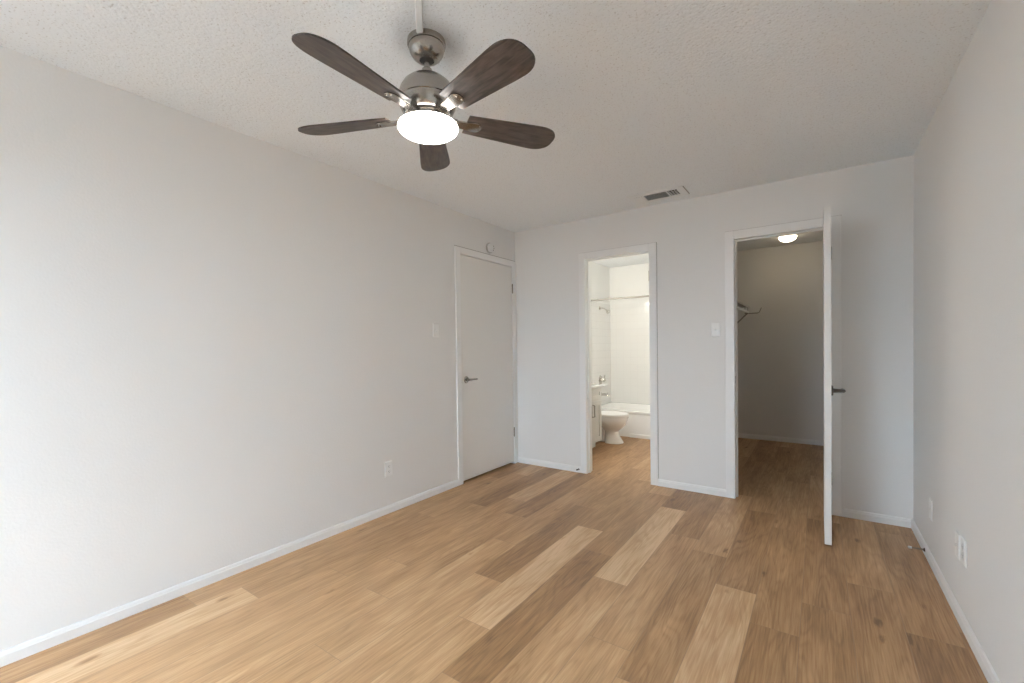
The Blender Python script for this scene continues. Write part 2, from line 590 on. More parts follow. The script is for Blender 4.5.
tile_slab('wall_tile_back', (BX0 + 0.008, BY1 - 0.008, 0.352), (BX1, BY1, 1.865), 'y')
tile_slab('wall_tile_left', (BX0, 1.855, 0.352), (BX0 + 0.008, BY1, 1.865), 'x')


# ------------------------------------------------------------------ trim
def casing(bm, axis, s, lo, hi, top, cw, th, floor_z=0.0):
    """flat casing round an opening in plane y=0 (axis 'x') or x=0 (axis 'y'); s = side the face points to"""
    def bx(a0, a1, z0, z1, d0=0.0, d1=th, bev=0.003):
        if axis == 'x':
            box(bm, (a0, s * d0, z0), (a1, s * d1, z1), bev)
        else:
            box(bm, (s * d0, a0, z0), (s * d1, a1, z1), bev)
    bx(lo - cw, lo, floor_z, top + cw)
    bx(hi, hi + cw, floor_z, top + cw)
    bx(lo, hi, top, top + cw)


def hinge(parent, p, axis_x=0, leaf=None, mtl='hinge'):
    bm = B()
    for i in range(3):
        z = p[2] - 0.045 + i * 0.031
        tube(bm, [(p[0], p[1], z), (p[0], p[1], z + 0.028)], 0.0065, 10)
    tube(bm, [(p[0], p[1], p[2] - 0.05), (p[0], p[1], p[2] + 0.05)], 0.004, 10)
    if leaf:
        box(bm, leaf[0], leaf[1])
    return obj('hinge', bm, mtl, parent, 40)


# trim 1: left door casing and jamb
bm = B()
casing(bm, 'y', 1, LD[0], LD[1], LT, 0.062, 0.014)
for y in (LD[0] - JT, LD[1]):
    box(bm, (-0.12, y, 0), (0.0, y + JT, LT + JT))
box(bm, (-0.12, LD[0], LT), (0, LD[1], LT + JT))
struct('trim_1', bm, 'trim')

# trim 2: bathroom doorway
bm = B()
casing(bm, 'x', -1, BD[0], BD[1], OT, 0.064, 0.014)
for x in (BD[0] - JT, BD[1]):
    box(bm, (x, 0, 0), (x + JT, TH, OT + JT))
box(bm, (BD[0], 0, OT), (BD[1], TH, OT + JT))
box(bm, (BD[0], 0.035, 0), (BD[0] + 0.011, 0.070, OT)); box(bm, (BD[1] - 0.011, 0.035, 0), (BD[1], 0.070, OT))
box(bm, (BD[0] + 0.011, 0.035, OT - 0.011), (BD[1] - 0.011, 0.070, OT))
t2 = struct('trim_2', bm, 'trim')
bm = B(); box(bm, (BD[1] - 0.0115, 0.036, 1.80), (BD[1] - 0.0112, 0.042, 1.885))
tube(bm, [(BD[1] - 0.014, 0.034, 1.795), (BD[1] - 0.014, 0.034, 1.885)], 0.004, 8)
obj('hinge', bm, 'hinge', t2)

# trim 3: closet doorway
bm = B()
casing(bm, 'x', -1, CD[0], CD[1], OT, 0.066, 0.014)
for x in (CD[0] - JT, CD[1]):
    box(bm, (x, 0, 0), (x + JT, TH, OT + JT))
box(bm, (CD[0], 0, OT), (CD[1], TH, OT + JT))
box(bm, (CD[0], 0.040, 0), (CD[0] + 0.011, 0.074, OT)); box(bm, (CD[1] - 0.011, 0.040, 0), (CD[1], 0.074, OT))
box(bm, (CD[0] + 0.011, 0.040, OT - 0.011), (CD[1] - 0.011, 0.074, OT))
t3 = struct('trim_3', bm, 'trim')
bm = B(); box(bm, (CD[0], 0.008, 0.915), (CD[0] + 0.0012, 0.034, 0.975)); obj('strike_plate', bm, 'nickel', t3)

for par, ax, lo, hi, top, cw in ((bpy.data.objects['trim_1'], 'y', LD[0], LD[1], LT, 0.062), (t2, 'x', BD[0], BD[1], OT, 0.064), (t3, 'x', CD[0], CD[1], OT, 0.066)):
    bm = B()  # dark strips painted in place of the shaded gap along the casing
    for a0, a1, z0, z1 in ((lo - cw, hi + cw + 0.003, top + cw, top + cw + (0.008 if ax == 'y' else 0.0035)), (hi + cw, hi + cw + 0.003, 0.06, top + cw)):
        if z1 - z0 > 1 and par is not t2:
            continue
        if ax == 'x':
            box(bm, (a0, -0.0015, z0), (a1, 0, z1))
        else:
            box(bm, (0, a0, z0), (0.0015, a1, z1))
    obj('gap_shade_line', bm, 'gap_shade', par)['label'] = 'dark strip painted for the shaded gap between casing and wall'

BPROF = [(0, 0), (0.012, 0), (0.012, 0.040), (0.0095, 0.044), (0.0085, 0.050), (0.006, 0.056), (0, 0.058)]


def baseboard(name, p, q, nrm, m='trim'):
    """p -> q along the wall at the floor, nrm = direction into the room"""
    bm = B()
    p, q, nrm = Vector(p), Vector(q), Vector(nrm)
    rings = [[c + nrm * d + Vector((0, 0, z)) for d, z in BPROF] for c in (p, q)]
    loft(bm, rings)
    return struct(name, bm, m)


baseboard('baseboard_left', (0, NEAR, 0), (0, LD[0] - 0.062, 0), (1, 0, 0))
baseboard('baseboard_back_left', (0.014, 0, 0), (BD[0] - 0.064, 0, 0), (0, -1, 0))
baseboard('baseboard_back_middle', (BD[1] + 0.064, 0, 0), (CD[0] - 0.066, 0, 0), (0, -1, 0))
baseboard('baseboard_back_right', (CD[1] + 0.066, 0, 0), (W - 0.012, 0, 0), (0, -1, 0))
baseboard('baseboard_right', (W, NEAR, 0), (W, 0, 0), (-1, 0, 0))
baseboard('baseboard_closet_back', (CX0, CY1, 0), (CX1, CY1, 0), (0, -1, 0))
baseboard('baseboard_closet_left', (CX0, TH, 0), (CX0, CY1 - 0.012, 0), (1, 0, 0))


# ------------------------------------------------------------------ doors
def lever_handle(parent, p, out, arm, mtl='nickel', reach=0.044):
    """rose on the door face at p, pointing along out, lever running along arm"""
    p, out, arm = Vector(p), Vector(out), Vector(arm)
    bm = B()
    lathe(bm, [(0, 0), (0.031, 0), (0.031, 0.006), (0.027, 0.010), (0.013, 0.011), (0.011, 0.034), (0, 0.034)], along(p, out), 32)
    h = obj('door_handle', bm, mtl, parent, 40)
    bm = B()
    c = p + out * reach
    tube(bm, [c - arm * 0.012, c, c + arm * 0.045, c + arm * 0.095, c + arm * 0.112 - out * 0.004],
         [0.0095, 0.011, 0.0085, 0.0075, 0.006], 14)
    tube(bm, [p + out * 0.030, p + out * (reach + 0.004)], 0.011, 14)
    lv = obj('lever', bm, mtl, h, 40)
    return h


# door 1: closed slab in the left wall
bm = B(); box(bm, (-0.030, LD[0] + 0.004, 0.021), (0.004, LD[1] - 0.004, LT - 0.004), 0.0015)
d1 = struct('door_1', bm, 'door', label='closed flat white door in the left wall beside the corner', cat='door')
lever_handle(d1, (0.004, LD[0] + 0.066, 0.935), (1, 0, 0), (0, 1, 0))
for z in (1.838, 0.335):
    hinge(d1, (0.0095, LD[1] - 0.001, z))
bm = B(); box(bm, (0.0035, LD[0] + 0.0042, 0.905), (0.0046, LD[0] + 0.010, 0.945)); obj('latch_plate', bm, 'dark_metal', d1)

# door 2: closet door standing open at a right angle to the wall
DOX = 2.668
bm = B(); box(bm, (DOX, -0.632, 0.012), (DOX + 0.035, -0.020, 2.042), 0.0015)
d2 = struct('door_2', bm, 'door', label='white flat closet door standing open, seen edge on', cat='door')
lever_handle(d2, (DOX + 0.035, -0.568, 0.937), (1, 0, 0), (0, 1, 0), 'dark_metal', 0.060)
for z in (1.86, 0.26):
    hinge(d2, (CD[1] + 0.006, -0.0165, z), leaf=((DOX + 0.035, -0.05, z - 0.044), (DOX + 0.0365, -0.021, z + 0.044)))


# ------------------------------------------------------------------ ceiling fan
fan = thing('ceiling_fan', 'five blade ceiling fan with brushed nickel motor and lit bowl light', 'ceiling fan', (FAN[0], FAN[1], 0))
bm = B()
lathe(bm, [(0, 2.4399), (0.074, 2.4399), (0.0755, 2.424), (0.073, 2.418), (0.0700, 2.4172), (0.0695, 2.408), (0.065, 2.393),
           (0.056, 2.379), (0.044, 2.369), (0.036, 2.3655), (0.028, 2.3645), (0.028, 2.370), (0, 2.370)])
TILT = (Matrix.Translation((0, 0, 2.367)) @ Matrix.Rotation(math.radians(1.7), 4, Vector((0.82, 0.57, 0))) @ Matrix.Translation((0, 0, -2.355)))   # it hangs a little off plumb on its ball
can = obj('canopy', bm, 'nickel', fan, 35)
bm = B(); lathe(bm, [(0, 2.370), (0.0275, 2.370), (0.024, 2.362), (0.015, 2.358), (0, 2.358)]); obj('hanger_ball', bm, 'rubber', fan, 50)
bm = B(); tube(bm, [(0, 0, 2.355), (0, 0, 2.290)], 0.0115, 20); obj('downrod', bm, 'nickel', fan, 40).matrix_local = TILT
bm = B(); lathe(bm, [(0.012, 2.322), (0.019, 2.320), (0.021, 2.312), (0.021, 2.301), (0.027, 2.297), (0.027, 2.285), (0.012, 2.285)])
obj('coupling_cover', bm, 'nickel', fan, 35).matrix_local = TILT
bm = B()
lathe(bm, [(0, 2.292), (0.030, 2.292), (0.052, 2.286), (0.074, 2.275), (0.093, 2.258), (0.106, 2.237), (0.112, 2.215), (0.113, 2.203),
           (0.1145, 2.200), (0.1145, 2.193), (0.112, 2.190), (0.109, 2.172), (0.100, 2.152), (0.088, 2.140), (0.070, 2.138), (0, 2.138)], None, 64)
obj('motor_housing', bm, 'nickel', fan, 25).matrix_local = TILT
bm = B(); lathe(bm, [(0, 2.139), (0.072, 2.139), (0.074, 2.134), (0.074, 2.118), (0.090, 2.112), (0.104, 2.106), (0.104, 2.098), (0, 2.098)], None, 64)
obj('light_ring', bm, 'nickel', fan, 30).matrix_local = TILT
bm = B()
prof = [(0, 2.106), (0.108, 2.106), (0.1155, 2.101), (0.119, 2.092)]
for i in range(1, 13):
    a = i / 12 * PI / 2
    prof.append((0.119 * math.cos(a), 2.092 - 0.040 * math.sin(a)))
prof[-1] = (0, 2.052)
lathe(bm, prof, None, 64)
bowl = obj('light_bowl', bm, 'fan_glow', fan, 60); bowl['label'] = 'glowing white glass light bowl'; bowl.matrix_local = TILT

BZ, R0, R1 = 2.134, 0.158, 0.566


def blade_outline():
    pts = []
    N = 14
    def hw(s):
        return 0.053 + 0.021 * min(1, s / 0.75)
    L = R1 - R0
    # root end slightly rounded
    side = [(R0 + L * s, hw(s)) for s in [0.0, 0.1, 0.25, 0.4, 0.55, 0.7, 0.80]]
    xs, h = side[-1]
    cap = [(xs + (R1 - xs) * math.sin(a), h * math.cos(a) ** 0.72 if a < PI / 2 - 1e-6 else 0) for a in [i / N * PI / 2 for i in range(1, N + 1)]]
    up = side + cap
    dn = [(x, -y) for x, y in reversed(up[:-1])]
    out = dn[::-1] + [up[-1]] + up[:-1][::-1]      # ccw: lower side outward, tip, upper side back
    return out


def iron_outline():
    a, b = 0.085, 0.232
    pts = [(a, -0.020), (0.12, -0.017), (0.155, -0.021), (0.18, -0.026)]
    c = 0.199
    for i in range(9):
        t = -PI / 2 + i / 8 * PI
        pts.append((c + 0.026 * math.cos(t), 0.028 * math.sin(t)))
    pts += [(0.18, 0.026), (0.155, 0.021), (0.12, 0.017), (a, 0.020)]
    return pts


PITCH_B = math.radians(-12.0)
bo, io = blade_outline(), iron_outline()
blade_me = iron_me = screw_me = None
ROT0 = 1.033
for k in range(5):
    a = ROT0 + k * 2 * PI / 5
    mt = TILT @ Matrix.Rotation(a, 4, 'Z') @ Matrix.Translation((0, 0, BZ)) @ Matrix.Rotation(PITCH_B, 4, 'X')
    if k == 0:
        bm = B(); prism(bm, bo, -0.003, 0.003, None, 0.0015)
        b = obj('blade', bm, 'blade', fan, 40)
        bm = B(); prism(bm, io, -0.0095, -0.0031, None, 0.002)
        prism(bm, [(0.078, -0.012), (0.118, -0.015), (0.118, 0.015), (0.078, 0.012)], -0.005, 0.007, None, 0.003)
        ir = obj('blade_iron', bm, 'nickel', fan, 40)
        bm = B(); lathe(bm, [(0, -0.0122), (0.003, -0.0119), (0.0045, -0.0096), (0, -0.0095)], None, 12)
        sc0 = obj('screw', bm, 'nickel', ir, 60)
        blades, irons = b, ir
    else:
        b = blades.copy(); COL.objects.link(b); b.parent = fan
        ir = irons.copy(); COL.objects.link(ir); ir.parent = fan
        sc0 = screw_src.copy(); COL.objects.link(sc0); sc0.parent = ir
    b.matrix_local = mt
    ir.matrix_local = mt
    sc0.matrix_local = Matrix.Translation((0.215, 0.012, 0))
    s2 = sc0.copy(); COL.objects.link(s2); s2.parent = ir; s2.matrix_local = Matrix.Translation((0.215, -0.012, 0))
    if k == 0:
        screw_src = sc0

# raceway feeding the fan
bm = B()
d = Vector((0.105, -0.105, 0)).normalized(); s_ = Vector((-d.y, d.x, 0))
p0 = Vector((1.409, -2.680, 0)) - d * 0.012; p1 = p0 + d * 1.30
rings = []
for c in (p0, p1):
    ring = []
    for u, z in ((-0.013, H - 0.0002), (-0.013, H - 0.013), (-0.010, H - 0.018), (0.010, H - 0.018), (0.013, H - 0.013), (0.013, H - 0.0002)):
        q = c + s_ * u
        ring.append((q.x, q.y, z))
    rings.append(ring)
loft(bm, rings)
tag(obj('cable_raceway', bm, 'plate'), 'white cable raceway running along the ceiling into the fan canopy', 'cable cover')

# ------------------------------------------------------------------ ceiling vent
vent = thing('ceiling_vent', 'small three section ceiling air vent near the back wall', 'vent', (1.575, -0.240, H))
bm = B()
VX, VY, OX, OY = 0.215, 0.118, 0.178, 0.066
box(bm, (-VX, -VY, -0.006), (VX, -OY, -0.0002), 0.002); box(bm, (-VX, OY, -0.006), (VX, VY, -0.0002), 0.002)
box(bm, (-VX, -OY, -0.006), (-OX, OY, -0.0002), 0.002); box(bm, (OX, -OY, -0.006), (VX, OY, -0.0002), 0.002)
for x in (-0.103, 0.0825):
    box(bm, (x - 0.006, -OY, -0.006), (x + 0.006, OY, -0.0002))
obj('vent_frame', bm, 'vent', vent)
bm = B(); box(bm, (-OX, -OY, -0.0012), (OX, OY, -0.0002)); obj('duct_opening', bm, 'duct', vent)


def louver(x0, x1, y0, y1, axis, tilt):
    bm = B()
    cx, cy = (x0 + x1) / 2, (y0 + y1) / 2
    t = bmesh.new(); bmesh.ops.create_cube(t, size=1.0)
    bmesh.ops.scale(t, vec=(x1 - x0, y1 - y0, 0.0012), verts=t.verts)
    merge(bm, t, Matrix.Translation((cx, cy, -0.0062)) @ Matrix.Rotation(tilt, 4, axis))
    obj('louver', bm, 'vent', vent)


for i in range(6):
    y = -0.055 + i * 0.022
    louver(-0.097, 0.076, y - 0.0075, y + 0.0075, 'X', math.radians(32))
for i in range(4):
    x = -0.167 + i * 0.020
    louver(x - 0.009, x + 0.009, -OY, OY, 'Y', math.radians(-12))
for i in range(3):
    x = 0.101 + i * 0.022
    louver(x - 0.004, x + 0.004, -OY, OY, 'Y', math.radians(30))
for y in (-0.033, 0.0, 0.033):
    louver(0.090, 0.162, y - 0.003, y + 0.003, 'X', 0.0)
bm = B(); box(bm, (0.162, -OY, -0.006), (OX, OY, -0.0002)); obj('end_strip', bm, 'vent', vent)
bm = B(); box(bm, (VX, -VY + 0.02, -0.004), (VX + 0.005, VY - 0.01, -0.0002)); obj('edge_shade_strip', bm, 'gap_shade', vent)  # dark strip painted for the shadow line at the flange edge


# ------------------------------------------------------------------ switches and outlets
def wall_matrix(p, nrm):
    """local x along wall, local y up, local z out of the wall"""
    z = Vector(nrm); y = Vector((0, 0, 1)); x = y.cross(z)
    return Matrix(((x.x, y.x, z.x, p[0]), (x.y, y.y, z.y, p[1]), (x.z, y.z, z.z, p[2]), (0, 0, 0, 1)))


def plate_bm(w=0.070, h=0.115, th=0.006):
    bm = B()
    t = bmesh.new()
    o = [(-w / 2, -h / 2), (w / 2, -h / 2), (w / 2, h / 2), (-w / 2, h / 2)]
    i = [(x * (1 - 0.010 / w), y * (1 - 0.010 / h)) for x, y in o]
    A = [t.verts.new((x, y, 0.0002)) for x, y in o]; A2 = [t.verts.new((x, y, th * 0.35)) for x, y in o]; Bv = [t.verts.new((x, y, th)) for x, y in i]
    t.faces.new(A[::-1]); t.faces.new(Bv)
    for P, Q in ((A, A2), (A2, Bv)):
        for k in range(4):
            j = (k + 1) % 4
            t.faces.new((P[k], P[j], Q[j], Q[k]))
    merge(bm, t)
    return bm


def screw_part(parent, x, y, z, m='plate'):
    bm = B(); lathe(bm, [(0, z), (0.0032, z), (0.0030, z + 0.001), (0, z + 0.0013)], Matrix.Translation((x, y, 0)), 12)
    obj('screw', bm, m, parent, 60)


def light_switch(p, nrm, label):
    t = thing('light_switch', label, 'light switch', group='light switches')
    t.matrix_world = wall_matrix(p, nrm)
    obj('plate', plate_bm(), 'plate', t)
    bm = B(); box(bm, (-0.0055, -0.012, 0.0055), (0.0055, 0.012, 0.0066)); obj('toggle_slot', bm, 'vent', t)
    bm = B()
    loft(bm, [[(-0.0045, -0.005, 0.006), (0.0045, -0.005, 0.006), (0.0045, 0.006, 0.006), (-0.0045, 0.006, 0.006)],
              [(-0.0035, 0.004, 0.017), (0.0035, 0.004, 0.017), (0.0035, 0.011, 0.016), (-0.0035, 0.011, 0.016)]])
    obj('toggle', bm, 'plate', t)
    screw_part(t, 0, 0.030, 0.006); screw_part(t, 0, -0.030, 0.006)


def outlet(p, nrm, label):
    t = thing('wall_outlet', label, 'outlet', group='duplex outlets')
    t.matrix_world = wall_matrix(p, nrm)
    obj('plate', plate_bm(), 'plate', t)
    for s in (-1, 1):
        bm = B()
        pts = []
        for i in range(24):
            a = 2 * PI * i / 24
            pts.append((0.0172 * math.cos(a), s * 0.0195 + max(-0.0125, min(0.0125, 0.0172 * math.sin(a)))))
        prism(bm, pts, 0.0058, 0.0078)
        r = obj('receptacle', bm, 'plate', t)
        bm = B()
        for x, h in ((-0.0065, 0.0045), (0.0065, 0.0037)):
            box(bm, (x - 0.001, s * 0.0195 + 0.002 - h, 0.0078), (x + 0.001, s * 0.0195 + 0.002 + h, 0.0080))
        lathe(bm, [(0, 0.0078), (0.0022, 0.0078), (0.0022, 0.0080), (0, 0.0080)], Matrix.Translation((0, s * 0.0195 - 0.0075, 0)), 10)
        obj('slots', bm, 'slot', r)
    screw_part(t, 0, 0, 0.006)


def blank_plate(p, nrm, label):
    t = thing('wall_plate', label, 'wall plate', group='blank plates on the right wall')
    t.matrix_world = wall_matrix(p, nrm)
    obj('plate', plate_bm(), 'plate', t)
    bm = B(); lathe(bm, [(0, 0.006), (0.007, 0.006), (0.007, 0.0075), (0.0042, 0.008), (0.0042, 0.0125), (0, 0.0125)], None, 12)
    obj('cable_jack', bm, 'plate', t, 40)
    screw_part(t, 0, 0.042, 0.006); screw_part(t, 0, -0.042, 0.006)


light_switch((0, -1.193, 1.375), (1, 0, 0), 'white light switch on the left wall beside the closed door')
light_switch((1.957, 0, 1.347), (0, -1, 0), 'white light switch on the back wall between the two doorways')
outlet((0, -1.712, 0.330), (1, 0, 0), 'white duplex outlet low on the long left wall')
outlet((W, -1.247, 0.330), (-1, 0, 0), 'white duplex outlet low on right wall, nearer one of the close pair')
blank_plate((W, -1.140, 0.318), (-1, 0, 0), 'white wall plate low on right wall, just behind the nearer outlet')
blank_plate((W, -0.565, 0.300), (-1, 0, 0), 'white wall plate low on right wall, alone nearest the back corner')

# round alarm sounder above the closed door
al = thing('door_chime', 'small round white alarm mounted just above the closed door', 'alarm')
al.matrix_world = wall_matrix((0, -0.445, 2.196), (1, 0, 0))
bm = B(); lathe(bm, [(0, 0.0002), (0.050, 0.0002), (0.050, 0.012), (0.044, 0.014), (0, 0.014)], None, 40); obj('mounting_base', bm, 'vent_shade', al, 35)
bm = B(); lathe(bm, [(0, 0.014), (0.041, 0.014), (0.043, 0.022), (0.040, 0.032), (0.032, 0.037), (0, 0.038)], None, 40); obj('cover', bm, 'plate', al, 35)
for s in (0.6, -0.1, -0.8):
    bm = B(); lathe(bm, [(0, 0.030), (0.0075, 0.030), (0.0065, 0.0372), (0, 0.0376)], Matrix.Translation((0.030 * math.cos(s), 0.030 * math.sin(s), 0)), 12)
    obj('sound_hole', bm, 'hinge', al)

# ------------------------------------------------------------------ door stops
ds = thing('door_stop', 'spring door stop with white tip sticking out of the right baseboard', 'door stop')
P0 = Vector((W - 0.012, -0.475, 0.036)); DD = Vector((-1, 0.10, -0.05)).normalized()
bm = B(); lathe(bm, [(0, 0), (0.011, 0), (0.010, 0.004), (0.005, 0.008), (0, 0.008)], along(P0, DD), 16); obj('base', bm, 'dark_metal', ds, 40)
bm = B()
pts = []
mt = along(P0, DD)
for i in range(0, 141):
    a = i / 10 * 2 * PI
    r = 0.0055 - 0.0015 * i / 140
    pts.append(mt @ Vector((r * math.cos(a), r * math.sin(a), 0.006 + 0.052 * i / 140)))
tube(bm, pts, 0.0011, 5)
obj('spring', bm, 'hinge', ds, 60)
bm = B(); lathe(bm, [(0, 0.056), (0.006, 0.056), (0.0072, 0.060), (0.0072, 0.069), (0.0055, 0.073), (0, 0.074)], along(P0, DD), 16)
obj('tip', bm, 'plate', ds, 40)['label'] = 'white rubber tip'

bs = thing('door_bumper', 'tiny dark door bumper on the baseboard left of the bathroom doorway', 'door stop')
P0 = Vector((0.727, -0.012, 0.032)); DD = Vector((-0.25, -1, 0.0)).normalized()
bm = B(); lathe(bm, [(0, 0), (0.009, 0), (0.008, 0.004), (0.0045, 0.006), (0.0045, 0.022), (0, 0.022)], along(P0, DD), 16); obj('base', bm, 'dark_metal', bs, 40)
bm = B(); lathe(bm, [(0, 0.021), (0.007, 0.021), (0.0075, 0.030), (0.005, 0.034), (0, 0.034)], along(P0, DD), 16); obj('tip', bm, 'rubber', bs, 40)


# ------------------------------------------------------------------ bathroom
# bathtub
tub = thing('bathtub', 'white bathtub along the far bathroom wall', 'bathtub', (BX0 + 0.001, 1.86, 0))
TL, TW, TZ = BX1 - BX0 - 0.002, BY1 - 1.86 - 0.001, 0.352


def rrect(cx, cy, hx, hy, r, z, n=6):
    pts = []
    for (sx, sy, a0) in ((1, 1, 0), (-1, 1, PI / 2), (-1, -1, PI), (1, -1, 3 * PI / 2)):
        for i in range(n + 1):
            a = a0 + i / n * PI / 2
            pts.append((cx + sx * (hx - r) + r * math.cos(a), cy + sy * (hy - r) + r * math.sin(a), z))
    return pts


cx, cy = TL / 2, TW / 2
bm = B()
t = bmesh.new()
rings = [rrect(cx, cy, TL / 2, TW / 2, 0.012, 0.0005), rrect(cx, cy, TL / 2, TW / 2, 0.012, TZ - 0.012), rrect(cx, cy, TL / 2 - 0.004, TW / 2 - 0.004, 0.012, TZ - 0.003),
         rrect(cx, cy, TL / 2 - 0.012, TW / 2 - 0.012, 0.012, TZ), rrect(cx, cy, TL / 2 - 0.075, TW / 2 - 0.060, 0.10, TZ),
         rrect(cx, cy, TL / 2 - 0.088, TW / 2 - 0.072, 0.10, TZ - 0.012), rrect(cx, cy, TL / 2 - 0.115, TW / 2 - 0.095, 0.11, 0.20),
         rrect(cx, cy, TL / 2 - 0.15, TW / 2 - 0.13, 0.12, 0.075), rrect(cx, cy, TL / 2 - 0.22, TW / 2 - 0.19, 0.10, 0.055)]
R = [[t.verts.new(c) for c in r] for r in rings]
for A, Bq in zip(R, R[1:]):
    for i in range(len(A)):
        j = (i + 1) % len(A)
        t.faces.new((A[i], A[j], Bq[j], Bq[i]))
t.faces.new(R[-1]); t.faces.new(R[0][::-1])
bmesh.ops.recalc_face_normals(t, faces=t.faces)
merge(bm, t)
obj('basin', bm, 'tub', tub, 40)
bm = B(); box(bm, (0.0, -0.012, TZ - 0.040), (TL, 0.010, TZ - 0.001), 0.008, 3); obj('rim_edge', bm, 'tub', tub, 40)
bm = B(); lathe(bm, [(0, 0), (0.030, 0), (0.029, 0.004), (0, 0.006)], along((0.104, cy, 0.255), (1, 0, 0.18)), 24); obj('overflow_plate', bm, 'chrome', tub, 40)
bm = B(); lathe(bm, [(0, 0.056), (0.024, 0.056), (0.022, 0.060), (0, 0.0605)], Matrix.Translation((0.30, cy, 0)), 24); obj('drain', bm, 'chrome', tub, 40)
bm = B(); box(bm, (0.56, 1.840, 0), (BX1, 1.8595, 0.048), 0.004); struct('trim_4', bm, 'trim')

# shower rod
rod = thing('shower_rod', 'straight grey shower curtain rod above the bathtub', 'shower rod', (0, 1.875, 1.868))
bm = B(); tube(bm, [(BX0 + 0.010, 0, 0), (BX1 - 0.002, 0, 0)], 0.0125, 16); obj('rod', bm, 'rod', rod, 40)
for x, s in ((BX0 + 0.0085, 1), (BX1 - 0.0002, -1)):
    bm = B(); lathe(bm, [(0, 0), (0.028, 0), (0.026, 0.008), (0.016, 0.016), (0, 0.016)], along((x, 0, 0), (s, 0, 0)), 24); obj('flange', bm, 'rod', rod, 40)

WY = 2.245
TX = BX0 + 0.0083
sh = thing('shower_fixture', 'chrome shower head on a short angled arm', 'shower head', (TX, WY, 1.785))
bm = B(); lathe(bm, [(0, 0), (0.027, 0), (0.024, 0.006), (0.011, 0.010), (0, 0.010)], along((0, 0, 0), (1, 0, 0)), 24); obj('wall_flange', bm, 'chrome', sh, 40)
bm = B(); tube(bm, [(0.004, 0, 0), (0.04, 0, 0.0), (0.07, 0, -0.008), (0.10, 0, -0.028)], 0.0095, 14); obj('arm', bm, 'chrome', sh, 40)
bm = B(); lathe(bm, [(0, -0.008), (0.012, -0.008), (0.014, 0.0), (0.015, 0.014), (0.030, 0.034), (0.034, 0.050), (0.034, 0.056), (0.030, 0.058), (0, 0.057)],
                along((0.100, 0, -0.028), (0.72, 0, -0.69)), 28)
obj('spray_head', bm, 'chrome', sh, 40)

va = thing('tub_valve', 'chrome tub valve with lever handle above the spout', 'faucet', (TX, WY, 0.722))
bm = B(); lathe(bm, [(0, 0), (0.070, 0), (0.068, 0.005), (0.055, 0.010), (0.024, 0.012), (0.022, 0.045), (0, 0.045)], along((0, 0, 0), (1, 0, 0)), 32); obj('escutcheon', bm, 'chrome', va, 40)
bm = B(); lathe(bm, [(0, 0.045), (0.025, 0.045), (0.026, 0.060), (0.018, 0.072), (0, 0.073)], along((0, 0, 0), (1, 0, 0)), 24)
tube(bm, [(0.060, 0, 0.01), (0.064, 0, 0.04), (0.072, 0, 0.078)], [0.008, 0.007, 0.006], 10); obj('lever', bm, 'chrome', va, 40)

sp = thing('tub_spout', 'chrome tub spout below the valve', 'faucet', (TX, WY, 0.507))
bm = B(); lathe(bm, [(0, 0), (0.034, 0), (0.032, 0.006), (0.024, 0.010), (0, 0.010)], along((0, 0, 0), (1, 0, 0)), 24); obj('flange', bm, 'chrome', sp, 40)
bm = B(); tube(bm, [(0.006, 0, 0), (0.05, 0, 0), (0.10, 0, -0.003), (0.128, 0, -0.010), (0.140, 0, -0.020)], [0.019, 0.019, 0.020, 0.020, 0.017], 16)
tube(bm, [(0.112, 0, 0.014), (0.112, 0, 0.032)], 0.005, 10); obj('spout', bm, 'chrome', sp, 45)

# toilet
TY = 1.435
to = thing('toilet', 'white toilet with closed lid between the vanity and the bathtub', 'toilet', (BX0 + 0.003, TY, 0))


def egg(cx, hl, hw, z, n=40, back=0.75):
    out = []
    for i in range(n):
        a = 2 * PI * i / n
        c, s = math.cos(a), math.sin(a)
        x = cx + (hl * c if c > 0 else hl * back * c * (abs(c) ** -0.25 if abs(c) > 1e-6 else 1))
        out.append((x, hw * (abs(s) ** 0.9) * (1 if s >= 0 else -1), z))
    return out


bm = B()
loft(bm, [egg(0.52, 0.132, 0.105, 0.0005), egg(0.52, 0.134, 0.107, 0.0112), egg(0.515, 0.124, 0.098, 0.0327), egg(0.50, 0.098, 0.085, 0.0935),
          egg(0.495, 0.094, 0.086, 0.1449), egg(0.50, 0.128, 0.112, 0.1823), egg(0.495, 0.182, 0.148, 0.2244), egg(0.48, 0.222, 0.172, 0.2805),
          egg(0.472, 0.244, 0.182, 0.3272), egg(0.472, 0.242, 0.180, 0.3385)])
box(bm, (0.04, -0.120, 0.205), (0.34, 0.120, 0.337), 0.03, 3)
box(bm, (0.18, -0.060, 0.0005), (0.43, 0.060, 0.215), 0.025, 3)
obj('bowl', bm, 'porcelain', to, 45)
bm = B(); loft(bm, [egg(0.472, 0.246, 0.184, 0.3399), egg(0.472, 0.249, 0.187, 0.3460), egg(0.472, 0.247, 0.185, 0.3553), egg(0.472, 0.24, 0.178, 0.3567)])
obj('seat', bm, 'plate', to, 45)
bm = B(); loft(bm, [egg(0.472, 0.244, 0.182, 0.3586), egg(0.472, 0.247, 0.185, 0.3628), egg(0.472, 0.240, 0.178, 0.3712), egg(0.472, 0.19, 0.13, 0.3749)])
obj('lid', bm, 'plate', to, 45)
bm = B(); box(bm, (0.004, -0.215, 0.342), (0.190, 0.215, 0.700), 0.022, 4); tk = obj('tank', bm, 'porcelain', to, 45)
bm = B(); box(bm, (0.001, -0.223, 0.7005), (0.200, 0.223, 0.735), 0.010, 3); obj('tank_lid', bm, 'porcelain', tk, 45)
bm = B(); lathe(bm, [(0, 0), (0.013, 0), (0.011, 0.010), (0, 0.011)], along((0.190, -0.150, 0.655), (1, 0, 0)), 16)
